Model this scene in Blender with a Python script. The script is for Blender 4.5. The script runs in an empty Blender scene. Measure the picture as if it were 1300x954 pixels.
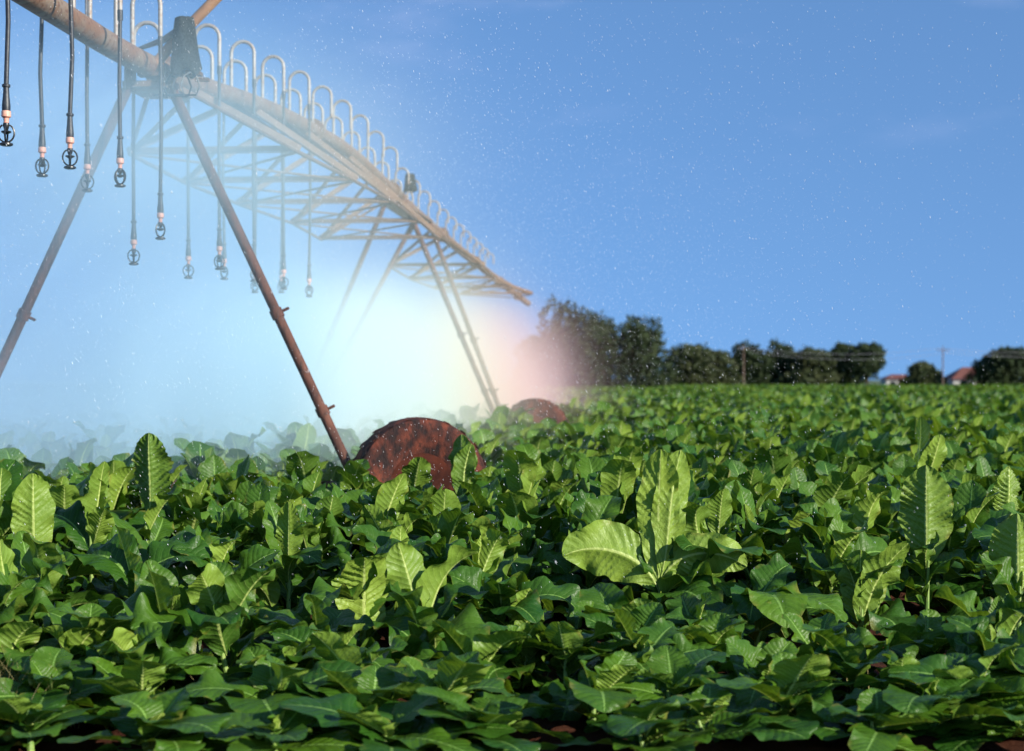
import bpy, math, random
import numpy as np
from mathutils import Vector, Matrix

random.seed(7)
rng = np.random.default_rng(11)
sc = bpy.context.scene
C = sc.collection
R = math.radians
PI = math.pi
EYE = 1.5
FPX = 2000.0          # focal length in pixels of the 1300 px wide photograph

# ------------------------------------------------------------------ helpers
def tag(o, label=None, cat=None, group=None, kind=None):
    if label: o['label'] = label
    if cat: o['category'] = cat
    if group: o['group'] = group
    if kind: o['kind'] = kind
    return o

def empty(name, loc=(0, 0, 0), rz=0.0):
    o = bpy.data.objects.new(name, None)
    C.objects.link(o)
    o.location = loc
    o.rotation_euler = (0, 0, rz)
    o.empty_display_size = 0.2
    return o

def link(name, me, parent=None):
    o = bpy.data.objects.new(name, me)
    C.objects.link(o)
    if parent is not None:
        o.parent = parent
    return o

class MB:
    """collects vertices and faces, linked as one mesh object"""
    def __init__(self):
        self.v, self.f = [], []
    def add(self, vs, fs):
        b = len(self.v)
        self.v.extend([tuple(p) for p in vs])
        self.f.extend([tuple(b + i for i in f) for f in fs])
        return self
    def box(self, c, s, rot=None):
        vs = []
        for z in (-.5, .5):
            for y in (-.5, .5):
                for x in (-.5, .5):
                    p = Vector((x * s[0], y * s[1], z * s[2]))
                    if rot is not None: p = rot @ p
                    vs.append(p + Vector(c))
        return self.add(vs, [(0, 2, 3, 1), (4, 5, 7, 6), (0, 1, 5, 4), (2, 6, 7, 3), (0, 4, 6, 2), (1, 3, 7, 5)])
    def tube(self, pts, r, n=10, cap=True):
        pts = [Vector(p) for p in pts]
        rs = r if isinstance(r, (list, tuple)) else [r] * len(pts)
        vs, fs = [], []
        ref = None
        for i, p in enumerate(pts):
            a = pts[max(0, i - 1)]; b = pts[min(len(pts) - 1, i + 1)]
            t = (b - a).normalized()
            if ref is None:
                ref = Vector((0, 0, 1)) if abs(t.z) < .9 else Vector((1, 0, 0))
            s = t.cross(ref).normalized(); u = s.cross(t).normalized(); ref = u
            for k in range(n):
                an = 2 * PI * k / n
                vs.append(p + (s * math.cos(an) + u * math.sin(an)) * rs[i])
        for i in range(len(pts) - 1):
            for k in range(n):
                k2 = (k + 1) % n
                fs.append((i * n + k, i * n + k2, (i + 1) * n + k2, (i + 1) * n + k))
        if cap:
            fs.append(tuple(range(n))[::-1]); fs.append(tuple(range((len(pts) - 1) * n, len(pts) * n)))
        return self.add(vs, fs)
    def angle(self, a, b, w=.05, t=.006):
        """an L-section steel bar from a to b"""
        a, b = Vector(a), Vector(b)
        d = (b - a); L = d.length; d.normalize()
        up = Vector((0, 0, 1)) if abs(d.z) < .95 else Vector((1, 0, 0))
        s = d.cross(up).normalized(); u = s.cross(d).normalized()
        rot = Matrix((s, d, u)).transposed()
        m = (a + b) / 2
        self.box(m, (w, L, t), rot)
        return self.box(m + s * (w / 2 + .0) + u * (w / 2 + t), (t, L, w), rot)
    def lathe(self, prof, n=16, axis='z', c=(0, 0, 0)):
        vs, fs = [], []
        for (r, h) in prof:
            for k in range(n):
                a = 2 * PI * k / n
                if axis == 'z': p = (r * math.cos(a), r * math.sin(a), h)
                else: p = (r * math.cos(a), h, r * math.sin(a))
                vs.append((p[0] + c[0], p[1] + c[1], p[2] + c[2]))
        for i in range(len(prof) - 1):
            for k in range(n):
                k2 = (k + 1) % n
                fs.append((i * n + k, i * n + k2, (i + 1) * n + k2, (i + 1) * n + k))
        fs.append(tuple(range(n))[::-1]); fs.append(tuple(range((len(prof) - 1) * n, len(prof) * n)))
        return self.add(vs, fs)
    def mesh(self, name, mat, smooth=True):
        me = bpy.data.meshes.new(name)
        me.from_pydata(self.v, [], self.f)
        me.materials.append(mat)
        if smooth:
            me.polygons.foreach_set('use_smooth', [True] * len(me.polygons))
            me.set_sharp_from_angle(angle=R(40))
        me.update()
        return me
    def build(self, name, mat, parent=None, smooth=True):
        return link(name, self.mesh(name, mat, smooth), parent)

# ------------------------------------------------------------------ node helpers
def newmat(name):
    m = bpy.data.materials.new(name)
    m.use_nodes = True
    nt = m.node_tree
    nt.nodes.clear()
    return m, nt, nt.nodes, nt.links

def N(nt, typ, **kw):
    n = nt.nodes.new(typ)
    for k, v in kw.items():
        if k.startswith('i_'):
            n.inputs[k[2:].replace('_', ' ')].default_value = v
        else:
            setattr(n, k, v)
    return n

def math_n(nt, op, a, b=None, c=None, clamp=False):
    n = nt.nodes.new('ShaderNodeMath'); n.operation = op; n.use_clamp = clamp
    for i, x in enumerate((a, b, c)):
        if x is None: continue
        if isinstance(x, (int, float)): n.inputs[i].default_value = x
        else: nt.links.new(x, n.inputs[i])
    return n.outputs[0]

def maprange(nt, val, a, b, c, d, interp='SMOOTHSTEP'):
    n = nt.nodes.new('ShaderNodeMapRange'); n.interpolation_type = interp
    nt.links.new(val, n.inputs[0])
    for i, x in enumerate((a, b, c, d)): n.inputs[i + 1].default_value = x
    return n.outputs[0]

def mixc(nt, fac, a, b, blend='MIX'):
    n = nt.nodes.new('ShaderNodeMix'); n.data_type = 'RGBA'; n.blend_type = blend
    for sock, x in ((n.inputs[0], fac), (n.inputs[6], a), (n.inputs[7], b)):
        if isinstance(x, (int, float)): sock.default_value = x
        elif isinstance(x, tuple): sock.default_value = (*x, 1) if len(x) == 3 else x
        else: nt.links.new(x, sock)
    return n.outputs[2]

def noise(nt, scale, detail=3, vec=None, rough=.55):
    n = nt.nodes.new('ShaderNodeTexNoise')
    n.inputs['Scale'].default_value = scale; n.inputs['Detail'].default_value = detail
    n.inputs['Roughness'].default_value = rough
    if vec is not None: nt.links.new(vec, n.inputs['Vector'])
    return n.outputs['Fac']

def simple_mat(name, c1, c2, scale=8, rough=.6, metal=0.0, bump=.2, lo=.4, hi=.62, c3=None, coords='Object', stretch=None, spec=.5):
    m, nt, nn, ll = newmat(name)
    out = N(nt, 'ShaderNodeOutputMaterial')
    p = N(nt, 'ShaderNodeBsdfPrincipled')
    tc = N(nt, 'ShaderNodeTexCoord')
    vec = tc.outputs[coords]
    if stretch:
        mp = N(nt, 'ShaderNodeMapping'); mp.inputs['Scale'].default_value = stretch
        ll.new(vec, mp.inputs[0]); vec = mp.outputs[0]
    nz = noise(nt, scale, 6, vec)
    f = maprange(nt, nz, lo, hi, 0, 1, 'LINEAR')
    col = mixc(nt, f, c1, c2)
    if c3:
        nz2 = noise(nt, scale * 3.1, 5, vec)
        col = mixc(nt, maprange(nt, nz2, .52, .68, 0, 1, 'LINEAR'), col, c3)
    ll.new(col, p.inputs['Base Color'])
    p.inputs['Roughness'].default_value = rough
    p.inputs['Metallic'].default_value = metal
    p.inputs['Specular IOR Level'].default_value = spec
    if bump:
        b = N(nt, 'ShaderNodeBump'); b.inputs['Strength'].default_value = bump; b.inputs['Distance'].default_value = .02
        ll.new(noise(nt, scale * 4, 5, vec), b.inputs['Height']); ll.new(b.outputs[0], p.inputs['Normal'])
    ll.new(p.outputs[0], out.inputs[0])
    return m

# ------------------------------------------------------------------ camera
cam_d = bpy.data.cameras.new('camera')
cam = bpy.data.objects.new('camera', cam_d); C.objects.link(cam)
cam.location = (0, 0, EYE); cam.rotation_euler = (R(90), 0, 0)
cam_d.sensor_width = 36; cam_d.lens = 36 * FPX / 1300
cam_d.shift_y = 5 / 1300
cam_d.clip_start = .1; cam_d.clip_end = 6000
cam_d.dof.use_dof = True; cam_d.dof.focus_distance = 9.3; cam_d.dof.aperture_fstop = 2.1
sc.camera = cam
sc.render.resolution_x, sc.render.resolution_y = 1024, 751

# ------------------------------------------------------------------ light and sky
SUN_AZ, SUN_EL = 127.0, 23.0
sun_dir = Vector((math.sin(R(SUN_AZ)) * math.cos(R(SUN_EL)), math.cos(R(SUN_AZ)) * math.cos(R(SUN_EL)), math.sin(R(SUN_EL))))
sd = bpy.data.lights.new('sun', 'SUN'); sd.energy = 5.0; sd.angle = R(.5); sd.color = (1.0, .93, .8)
so = bpy.data.objects.new('sun', sd); C.objects.link(so)
so.rotation_euler = (-sun_dir).to_track_quat('-Z', 'Y').to_euler()
so.location = (20, -20, 30)

w = bpy.data.worlds.new('World'); sc.world = w; w.use_nodes = True
nt = w.node_tree; nt.nodes.clear()
wo = N(nt, 'ShaderNodeOutputWorld'); bg = N(nt, 'ShaderNodeBackground')
sky = N(nt, 'ShaderNodeTexSky', sky_type='NISHITA', sun_disc=False)
sky.sun_elevation = R(SUN_EL); sky.sun_rotation = R(SUN_AZ)
sky.air_density = 1.0; sky.dust_density = .3; sky.ozone_density = 2.5
tc = N(nt, 'ShaderNodeTexCoord')
# the clear dry air here stays blue down to the horizon: look the sky up a little higher
sx = N(nt, 'ShaderNodeSeparateXYZ'); cx = N(nt, 'ShaderNodeCombineXYZ')
nt.links.new(tc.outputs['Generated'], sx.inputs[0])
nt.links.new(sx.outputs[0], cx.inputs[0]); nt.links.new(sx.outputs[1], cx.inputs[1])
zz = math_n(nt, 'ADD', math_n(nt, 'MULTIPLY', math_n(nt, 'MAXIMUM', sx.outputs[2], 0.0), .75), .33)
nt.links.new(zz, cx.inputs[2])
nrm = N(nt, 'ShaderNodeVectorMath', operation='NORMALIZE'); nt.links.new(cx.outputs[0], nrm.inputs[0])
nt.links.new(nrm.outputs[0], sky.inputs[0])
col = mixc(nt, 1.0, sky.outputs[0], (.70, .89, 1.05), 'MULTIPLY')
mp = N(nt, 'ShaderNodeMapping'); mp.inputs['Scale'].default_value = (1.0, 1.0, 3.2)
nt.links.new(tc.outputs['Generated'], mp.inputs[0])
cl = noise(nt, 6.0, 5, mp.outputs[0], .6)
clf = math_n(nt, 'MULTIPLY', maprange(nt, cl, .50, .75, 0, 1), maprange(nt, sx.outputs[2], .08, .24, 0, .10))
col = mixc(nt, clf, col, (6.6, 6.2, 8.0))
nt.links.new(col, bg.inputs[0]); bg.inputs[1].default_value = .14
nt.links.new(bg.outputs[0], wo.inputs[0])

sc.view_settings.view_transform = 'Standard'
sc.view_settings.look = 'None'
sc.view_settings.exposure = .55
sc.view_settings.gamma = 1.0
sc.view_settings.use_curve_mapping = False
cy = sc.cycles
cy.use_denoising = True
try:
    cy.denoiser = 'OPENIMAGEDENOISE'; cy.denoising_input_passes = 'RGB_ALBEDO_NORMAL'
except Exception: pass
cy.max_bounces = 5; cy.diffuse_bounces = 1; cy.glossy_bounces = 2; cy.transmission_bounces = 3
cy.transparent_max_bounces = 6; cy.volume_bounces = 2
cy.volume_step_rate = 1.0; cy.volume_max_steps = 128
cy.sample_clamp_indirect = 4.0
cy.use_fast_gi = False

# ------------------------------------------------------------------ materials
def leaf_material(name, veins=True, bumpd=.004):
    m, nt, nn, ll = newmat(name)
    out = N(nt, 'ShaderNodeOutputMaterial')
    uv = N(nt, 'ShaderNodeUVMap'); sp = N(nt, 'ShaderNodeSeparateXYZ'); ll.new(uv.outputs[0], sp.inputs[0])
    u, v = sp.outputs[0], sp.outputs[1]
    vs = math_n(nt, 'ABSOLUTE', math_n(nt, 'SUBTRACT', math_n(nt, 'MULTIPLY', v, 2.0), 1.0))
    geo = N(nt, 'ShaderNodeNewGeometry'); oi = N(nt, 'ShaderNodeObjectInfo')
    at = N(nt, 'ShaderNodeAttribute', attribute_name='tone')      # per-leaf tone: young leaves are yellower
    tone = at.outputs['Fac']
    tcn = N(nt, 'ShaderNodeTexCoord')
    nz = noise(nt, 5.0, 4, geo.outputs['Position'])
    nzs = noise(nt, 60.0, 3, geo.outputs['Position'])
    ds = math_n(nt, 'ADD', math_n(nt, 'MULTIPLY', tone, .75), math_n(nt, 'MULTIPLY', oi.outputs['Random'], .25))
    top = mixc(nt, ds, (.014, .066, .005), (.105, .205, .012))
    und = mixc(nt, ds, (.040, .112, .012), (.285, .405, .055))
    top = mixc(nt, maprange(nt, nz, .35, .7, 0, .45, 'LINEAR'), top, (.030, .105, .008))
    und = mixc(nt, maprange(nt, nz, .35, .7, 0, .4, 'LINEAR'), und, (.085, .185, .022))
    col = mixc(nt, geo.outputs['Backfacing'], top, und)
    # side veins sweeping forward from the midrib
    ph = math_n(nt, 'SUBTRACT', math_n(nt, 'MULTIPLY', u, 14.0), math_n(nt, 'MULTIPLY', vs, 2.1))
    ph = math_n(nt, 'ADD', ph, math_n(nt, 'MULTIPLY', nz, 1.5))
    tri = math_n(nt, 'ABSOLUTE', math_n(nt, 'SUBTRACT', math_n(nt, 'FRACT', ph), .5))
    vein = maprange(nt, tri, 0.0, .075, 1, 0)
    vein = math_n(nt, 'MULTIPLY', vein, maprange(nt, vs, .3, .95, 1, .15, 'LINEAR'))
    mw = math_n(nt, 'SUBTRACT', .10, math_n(nt, 'MULTIPLY', u, .065))
    rib = math_n(nt, 'SUBTRACT', 1.0, math_n(nt, 'DIVIDE', vs, mw), clamp=True)
    rib = maprange(nt, rib, .0, .45, 0, 1)
    vmask = math_n(nt, 'MAXIMUM', rib, math_n(nt, 'MULTIPLY', vein, .26))
    ribc = mixc(nt, geo.outputs['Backfacing'], (.20, .36, .075), (.50, .60, .18))
    if veins:
        col = mixc(nt, math_n(nt, 'MULTIPLY', vmask, .85), col, ribc)
    # a few yellow-brown blemishes with a shape of their own
    bl = noise(nt, 14.0, 4, geo.outputs['Position'])
    col = mixc(nt, maprange(nt, bl, .69, .76, 0, .5), col, (.20, .20, .04))
    # yellowed, browned margins on some leaves
    n9 = noise(nt, 7.0, 5, geo.outputs['Position'])
    edge = math_n(nt, 'MULTIPLY', maprange(nt, vs, .72, 1.0, 0, 1), maprange(nt, n9, .54, .66, 0, .6))
    col = mixc(nt, edge, col, (.21, .19, .035))
    p = N(nt, 'ShaderNodeBsdfPrincipled')
    ll.new(col, p.inputs['Base Color'])
    ll.new(maprange(nt, nzs, .35, .7, .36, .60, 'LINEAR'), p.inputs['Roughness'])
    p.inputs['Specular IOR Level'].default_value = .32
    b = N(nt, 'ShaderNodeBump'); b.inputs['Strength'].default_value = .9; b.inputs['Distance'].default_value = bumpd
    puff = math_n(nt, 'MULTIPLY', math_n(nt, 'POWER', math_n(nt, 'MULTIPLY', tri, 2.0), .6), -1.0)
    blister = noise(nt, 30.0, 4, geo.outputs['Position'])
    h = math_n(nt, 'ADD', math_n(nt, 'MULTIPLY', puff, -.65), math_n(nt, 'MULTIPLY', blister, 1.9))
    ll.new(h, b.inputs['Height']); ll.new(b.outputs[0], p.inputs['Normal'])
    tr = N(nt, 'ShaderNodeBsdfTranslucent')
    ll.new(mixc(nt, 1.0, col, (1.25, 1.35, .45), 'MULTIPLY'), tr.inputs[0]); ll.new(b.outputs[0], tr.inputs['Normal'])
    mx = N(nt, 'ShaderNodeMixShader'); mx.inputs[0].default_value = .20
    ll.new(p.outputs[0], mx.inputs[1]); ll.new(tr.outputs[0], mx.inputs[2])
    ll.new(mx.outputs[0], out.inputs[0])
    return m

M_LEAF = leaf_material('tobacco_leaf')
M_STEM = simple_mat('tobacco_stem', (.14, .26, .05), (.26, .36, .09), 12, .5, bump=.15)
M_SOIL = None
def soil_material():
    m, nt, nn, ll = newmat('red_soil')
    out = N(nt, 'ShaderNodeOutputMaterial'); p = N(nt, 'ShaderNodeBsdfPrincipled')
    geo = N(nt, 'ShaderNodeNewGeometry')
    n1 = noise(nt, 1.4, 8, geo.outputs['Position'], .65); n2 = noise(nt, 14, 8, geo.outputs['Position'], .7)
    col = mixc(nt, maprange(nt, n1, .35, .65, 0, 1, 'LINEAR'), (.055, .018, .010), (.105, .036, .018))
    col = mixc(nt, maprange(nt, n2, .5, .75, 0, .7, 'LINEAR'), col, (.03, .012, .008))
    ll.new(col, p.inputs['Base Color']); p.inputs['Roughness'].default_value = .95
    p.inputs['Specular IOR Level'].default_value = .15
    b = N(nt, 'ShaderNodeBump'); b.inputs['Strength'].default_value = 1; b.inputs['Distance'].default_value = .06
    ll.new(math_n(nt, 'ADD', n2, n1), b.inputs['Height']); ll.new(b.outputs[0], p.inputs['Normal'])
    ll.new(p.outputs[0], out.inputs[0])
    return m
M_SOIL = soil_material()
M_MEADOW = simple_mat('meadow', (.05, .09, .025), (.10, .13, .045), .05, .9, bump=0, coords='Object')
M_PIPE = simple_mat('weathered_galvanised_pipe', (.20, .105, .058), (.22, .165, .12), 7, .7, .1, .3, c3=(.11, .045, .025))
M_RUST = simple_mat('rusty_steel', (.075, .027, .018), (.135, .050, .030), 9, .8, .1, .4, c3=(.04, .020, .016), stretch=(1, 1, .35))
M_TUBE = simple_mat('ochre_steel_tube', (.30, .15, .065), (.38, .20, .095), 6, .55, .1, .2)
M_TRUSS = simple_mat('dusty_truss_steel', (.12, .065, .035), (.17, .10, .06), 8, .65, .15, .3, c3=(.13, .06, .03))
M_GALV = simple_mat('galvanised_gooseneck', (.30, .27, .235), (.38, .36, .33), 9, .5, .15, .1, c3=(.24, .14, .08))
M_HOSE = simple_mat('dark_hose', (.018, .022, .030), (.035, .042, .052), 20, .45, 0, .1)
M_BLACK = simple_mat('black_plastic', (.010, .012, .014), (.022, .025, .028), 25, .35, 0, .05)
M_PEACH = simple_mat('salmon_plastic', (.62, .30, .22), (.72, .42, .32), 20, .45, 0, .05)
M_BAG = simple_mat('black_netting', (.008, .013, .014), (.04, .055, .058), 55, .8, 0, 1.0, .45, .55)
M_TYRE = simple_mat('muddy_tyre', (.022, .014, .014), (.145, .040, .024), 8, .9, 0, .7, .40, .64, c3=(.03, .018, .016), stretch=(1.3, 1, .7), spec=.2)
M_RIM = simple_mat('rusty_rim', (.075, .022, .014), (.035, .013, .010), 6, .95, 0, .4, spec=.05)

# ------------------------------------------------------------------ ground
def sheet(name, pts, mat, z):
    me = bpy.data.meshes.new(name)
    me.from_pydata([(x, y, z) for x, y in pts], [], [tuple(range(len(pts)))])
    me.materials.append(mat)
    return tag(link(name, me), kind='structure')

def ground_mesh():
    # one sheet: fine and lumpy where one sees the soil, coarse out to the horizon
    xs = np.concatenate([[-3000, -600, -120, -40, -15], np.linspace(-8, 8, 180), [15, 40, 120, 600, 3000]])
    ys = np.concatenate([[-3000, -300, -40, 0, 3], np.linspace(4.5, 12, 110), [16, 30, 80, 200, 800, 4000]])
    X, Y = np.meshgrid(xs, ys)
    Z = np.zeros_like(X)
    near = (np.abs(X) < 8) & (Y >= 4.5) & (Y <= 12)
    def lump(f, a, s):
        r = np.random.default_rng(s); t = np.zeros_like(X)
        for _ in range(9):
            th = r.uniform(0, 2 * PI); k = f * r.uniform(.6, 1.6)
            t += np.sin((X * math.cos(th) + Y * math.sin(th)) * k + r.uniform(0, 6.28))
        return t / 9 * a
    Z += np.where(near, lump(5, .05, 1) + lump(17, .06, 2) + rng.normal(0, .006, X.shape), 0)
    nx, ny = len(xs), len(ys)
    v = np.stack([X, Y, Z], -1).reshape(-1, 3)
    i = np.arange((ny - 1) * (nx - 1)); r_, c_ = i // (nx - 1), i % (nx - 1)
    a = r_ * nx + c_
    f = np.stack([a, a + 1, a + 1 + nx, a + nx], -1)
    me = bpy.data.meshes.new('ground')
    me.from_pydata(v.tolist(), [], f.tolist())
    me.materials.append(M_SOIL)
    me.polygons.foreach_set('use_smooth', [True] * len(me.polygons))
    return me
tag(link('ground', ground_mesh()), kind='structure')
sheet('meadow', [(-2500, 222), (2500, 222), (2500, 3900), (-2500, 3900)], M_MEADOW, .01)

# ------------------------------------------------------------------ tobacco leaves
def leaf_grid(L, W, th0, droop, p=1.4, fold=.35, ruffle=.02, corr=.008, nu=28, nv=9, seed=0, twist=0.0, side=0.0, nveins=14, wb=.75, lean=0.0):
    """a tobacco leaf growing from the origin along +x; th0 start elevation, droop how much it bends down"""
    r = np.random.default_rng(seed)
    u = np.linspace(0, 1, nu)
    th = th0 - droop * u ** p + .10 * np.sin(u * 5 + r.uniform(0, 6))
    ds = L / (nu - 1)
    sa = side * u ** 1.5
    dx = np.cos(th) * np.cos(sa); dy = np.cos(th) * np.sin(sa); dz = np.sin(th)
    def cum(a): return np.concatenate([[0], np.cumsum((a[1:] + a[:-1]) / 2 * ds)])
    mx, my, mz = cum(dx), cum(dy), cum(dz)
    T = np.stack([dx, dy, dz], -1)
    Bn = np.stack([-np.sin(sa), np.cos(sa), np.zeros(nu)], -1)
    Nn = np.cross(T, Bn)                        # points to the upper face
    tw = lean + twist * u + .12 * np.sin(u * 3 + r.uniform(0, 6))
    B2 = Bn * np.cos(tw)[:, None] + Nn * np.sin(tw)[:, None]
    N2 = -Bn * np.sin(tw)[:, None] + Nn * np.cos(tw)[:, None]
    us = np.clip(u, 1e-4, 1)
    sh = us ** wb * np.clip(1 - us, 0, 1) ** .62
    sh = sh / sh.max()
    sh = np.maximum(sh, .10 * (1 - u) + .0)     # winged stalk
    sh[-1] = .012
    s = np.linspace(-1, 1, nv)
    a_s = np.abs(s)
    q = r.uniform(0, 6.28, 6)
    V = np.zeros((nu, nv, 3))
    for j in range(nv):
        e = a_s[j]; sg = np.sign(s[j])
        edge = 1 + (.05 * np.sin(u * 17 + q[0] + sg) + .035 * np.sin(u * 31 + q[1] * (1 + sg))) * e
        wloc = W * sh * edge
        fl = fold * (1.1 - .7 * u)
        curl = fl - (fl + .25 * math.sin(q[2] + sg)) * .35 * e
        lat = wloc * s[j] * np.cos(curl)
        up = wloc * e * np.sin(curl)
        up = up + ruffle * e ** 2 * (np.sin(u * 15 + q[3] + 1.5 * sg) + .6 * np.sin(u * 27 + q[4] - sg)) * np.minimum(1, sh * 1.3)
        ph = (u * nveins - 2.1 * e) + .35 * np.sin(u * 11 + q[5] + sg)
        up = up + corr * np.minimum(1, e * 3) * np.abs(np.sin(PI * ph)) * sh
        up = up - .006 * (e < .02)
        base = np.stack([mx, my, mz], -1)
        V[:, j] = base + B2 * lat[:, None] + N2 * up[:, None]
    i = np.arange((nu - 1) * (nv - 1)); a, b = i // (nv - 1), i % (nv - 1)
    k = a * nv + b
    F = np.stack([k, k + nv, k + nv + 1, k + 1], -1)
    UV = np.stack(np.meshgrid(u, (s + 1) / 2, indexing='ij'), -1).reshape(-1, 2)
    return V.reshape(-1, 3), F, UV

def mesh_np(name, V, F, UV, tone, mat, smooth=True):
    me = bpy.data.meshes.new(name)
    nvt, nf = len(V), len(F)
    me.vertices.add(nvt); me.vertices.foreach_set('co', np.asarray(V, np.float32).ravel())
    me.loops.add(nf * F.shape[1]); me.loops.foreach_set('vertex_index', np.asarray(F, np.int32).ravel())
    me.polygons.add(nf)
    me.polygons.foreach_set('loop_start', np.arange(0, nf * F.shape[1], F.shape[1], dtype=np.int32))
    if UV is not None:
        uvl = me.uv_layers.new(name='UVMap')
        uvl.data.foreach_set('uv', np.asarray(UV, np.float32)[F.ravel()].ravel())
    if tone is not None:
        at = me.attributes.new('tone', 'FLOAT', 'POINT')
        at.data.foreach_set('value', np.broadcast_to(np.asarray(tone, np.float32), (nvt,)).copy())
    me.polygons.foreach_set('use_smooth', np.full(nf, smooth))
    me.materials.append(mat)
    me.update(calc_edges=True); me.validate()
    return me

def leaf_spec(t, r):
    """shape of the leaf at height fraction t (0 lowest, 1 the bud)"""
    if t < .35:
        return dict(L=r.uniform(.40, .58), W=r.uniform(.115, .165), th0=r.uniform(.35, 1.0), droop=r.uniform(.8, 2.3), p=1.3, fold=r.uniform(.05, .5), ruffle=r.uniform(.02, .05), corr=.0045, twist=r.uniform(-.5, .5), side=r.uniform(-.3, .3)), (r.uniform(.0, .42) if r.random() < .75 else r.uniform(.6, .95))
    if t < .7:
        return dict(L=r.uniform(.42, .60), W=r.uniform(.105, .16), th0=r.uniform(.7, 1.3), droop=r.uniform(.8, 2.6), p=1.6, fold=r.uniform(.15, .7), ruffle=r.uniform(.02, .05), corr=.0045, twist=r.uniform(-.6, .6), side=r.uniform(-.35, .35)), r.uniform(.0, .42)
    if t < .92:
        return dict(L=r.uniform(.34, .48), W=r.uniform(.09, .135), th0=r.uniform(1.05, 1.5), droop=r.uniform(.0, 1.3), p=1.9, fold=r.uniform(.2, .7), ruffle=r.uniform(.012, .03), corr=.0045, twist=r.uniform(-.4, .4), side=r.uniform(-.2, .2)), r.uniform(.08, .75)
    return dict(L=r.uniform(.16, .26), W=r.uniform(.035, .06), th0=r.uniform(1.3, 1.5), droop=r.uniform(0, .4), p=1.5, fold=.6, ruffle=.006, corr=.005, twist=0, side=0), r.uniform(.6, 1.0)

TIERS = (('low', .2), ('mid', .5), ('top', .8), ('bud', .96))
protos = {}
for nm, t in TIERS:
    protos[nm] = []
    for k in range(9 if nm != 'bud' else 4):
        r = np.random.default_rng(100 + k * 7 + len(nm) * 31 + int(t * 100))
        spc, tone = leaf_spec(t, r)
        V, F, UV = leaf_grid(nu=50 if nm != 'bud' else 16, nv=11 if nm != 'bud' else 7, seed=k + int(t * 50), **spc)
        protos[nm].append(mesh_np('leaf', V, F, UV, tone, M_LEAF))

def tier(t): return 'low' if t < .35 else 'mid' if t < .7 else 'top' if t < .92 else 'bud'

def stem_mesh(H, r):
    m = MB()
    k = r.uniform(-.03, .03, 2)
    m.tube([(0, 0, -.05), (k[0] * .5, k[1] * .5, H * .4), (k[0], k[1], H)], [.016, .013, .007], 8)
    return m.mesh('stem', M_STEM)
stems = [stem_mesh(h, np.random.default_rng(i)) for i, h in enumerate((.36, .42, .48, .54))]
STEM_H = (.36, .42, .48, .54)

def plant_layout(H, r, n):
    az0 = r.uniform(0, 2 * PI)
    for i in range(n):
        t = i / (n - 1)
        yield t, az0 + i * R(137.5) + r.uniform(-.3, .3), .03 + H * t ** .85

def merged_plant(seed, n, res, scale=1.0, H=None):
    r = np.random.default_rng(seed)
    Hh = H or r.uniform(.36, .54)
    Vs, Fs, Us, Ts = [], [], [], []
    b = 0
    for t, az, z in plant_layout(Hh, r, n):
        spc, tone = leaf_spec(t, r)
        if res < 4: spc['W'] *= 1.15
        nu, nv = {3: (14, 7), 2: (7, 5), 1: (5, 3), 0: (4, 3)}[res]
        V, F, UV = leaf_grid(nu=nu, nv=nv, seed=seed * 50 + int(t * 40), **spc)
        c, s_ = math.cos(az), math.sin(az)
        V = V @ np.array([[c, s_, 0], [-s_, c, 0], [0, 0, 1]]) + [0, 0, z]
        Vs.append(V); Fs.append(F + b); Us.append(UV); Ts.append(np.full(len(V), tone)); b += len(V)
    return np.concatenate(Vs) * scale, np.concatenate(Fs), np.concatenate(Us), np.concatenate(Ts)

# ------------------------------------------------------------------ hero plants (photo px x, px y of the stem node, distance) with posed leaves
def at(px, py, d):
    return ((px - 650) / FPX * d, d, EYE + (482 - py) / FPX * d)

heroes = []
def hero(px, d, label, leaves, H=.42, extra=8):
    heroes.append(dict(x=(px - 650) / FPX * d, y=d, label=label, leaves=leaves, H=H, extra=extra))

def up_leaf(L, W, az=-90, th=84, droop=10, z=.3, tone=.9, lean=0, twist=0, fold=.2, corr=.010, seed=1, **k):
    return dict(az=az, z=z, tone=tone, spec=dict(L=L, W=W, th0=R(th), droop=R(droop), p=1.6, fold=fold, ruffle=.014, corr=corr, lean=R(lean), twist=R(twist), seed=seed, nu=84, nv=15, **k))

hero(836, 9.0, 'tobacco plant with a tall pale upright leaf between two wide arching leaves', [
    up_leaf(.82, .122, -82, 87, 3, .29, 1.0, lean=-10, fold=.10, corr=.014, seed=3, wb=.95),
    up_leaf(.80, .105, -5, 78, -4, .31, .85, lean=-72, fold=.1, corr=.014, seed=4, wb=1.1),
    dict(az=183, z=.29, tone=.95, spec=dict(L=.66, W=.165, th0=R(74), droop=R(108), p=1.05, fold=.45, ruffle=.02, corr=.015, lean=R(104), twist=R(-10), seed=6, nu=84, nv=15)),
    dict(az=-4, z=.32, tone=.9, spec=dict(L=.60, W=.125, th0=R(64), droop=R(104), p=1.1, fold=.45, ruffle=.025, corr=.013, lean=R(-104), twist=R(10), seed=8, nu=84, nv=15)),
    dict(az=-60, z=.2, tone=.3, spec=dict(L=.56, W=.16, th0=R(50), droop=R(110), p=1.1, fold=.2, ruffle=.03, corr=.012, lean=R(10), twist=R(15), seed=9, nu=40, nv=11)),
], .34, 7)
hero(1176, 9.6, 'tobacco plant with one striped upright leaf, its left half in dark ribbed shade', [
    up_leaf(.62, .165, -100, 92, -4, .36, .75, lean=-12, fold=.5, corr=.024, seed=12)], .40)
hero(44, 9.3, 'tobacco plant with a broad pale leaf standing upright at the left picture edge', [
    up_leaf(.56, .125, -80, 82, 4, .40, .85, lean=8, corr=.016, seed=15)], .44)
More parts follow.
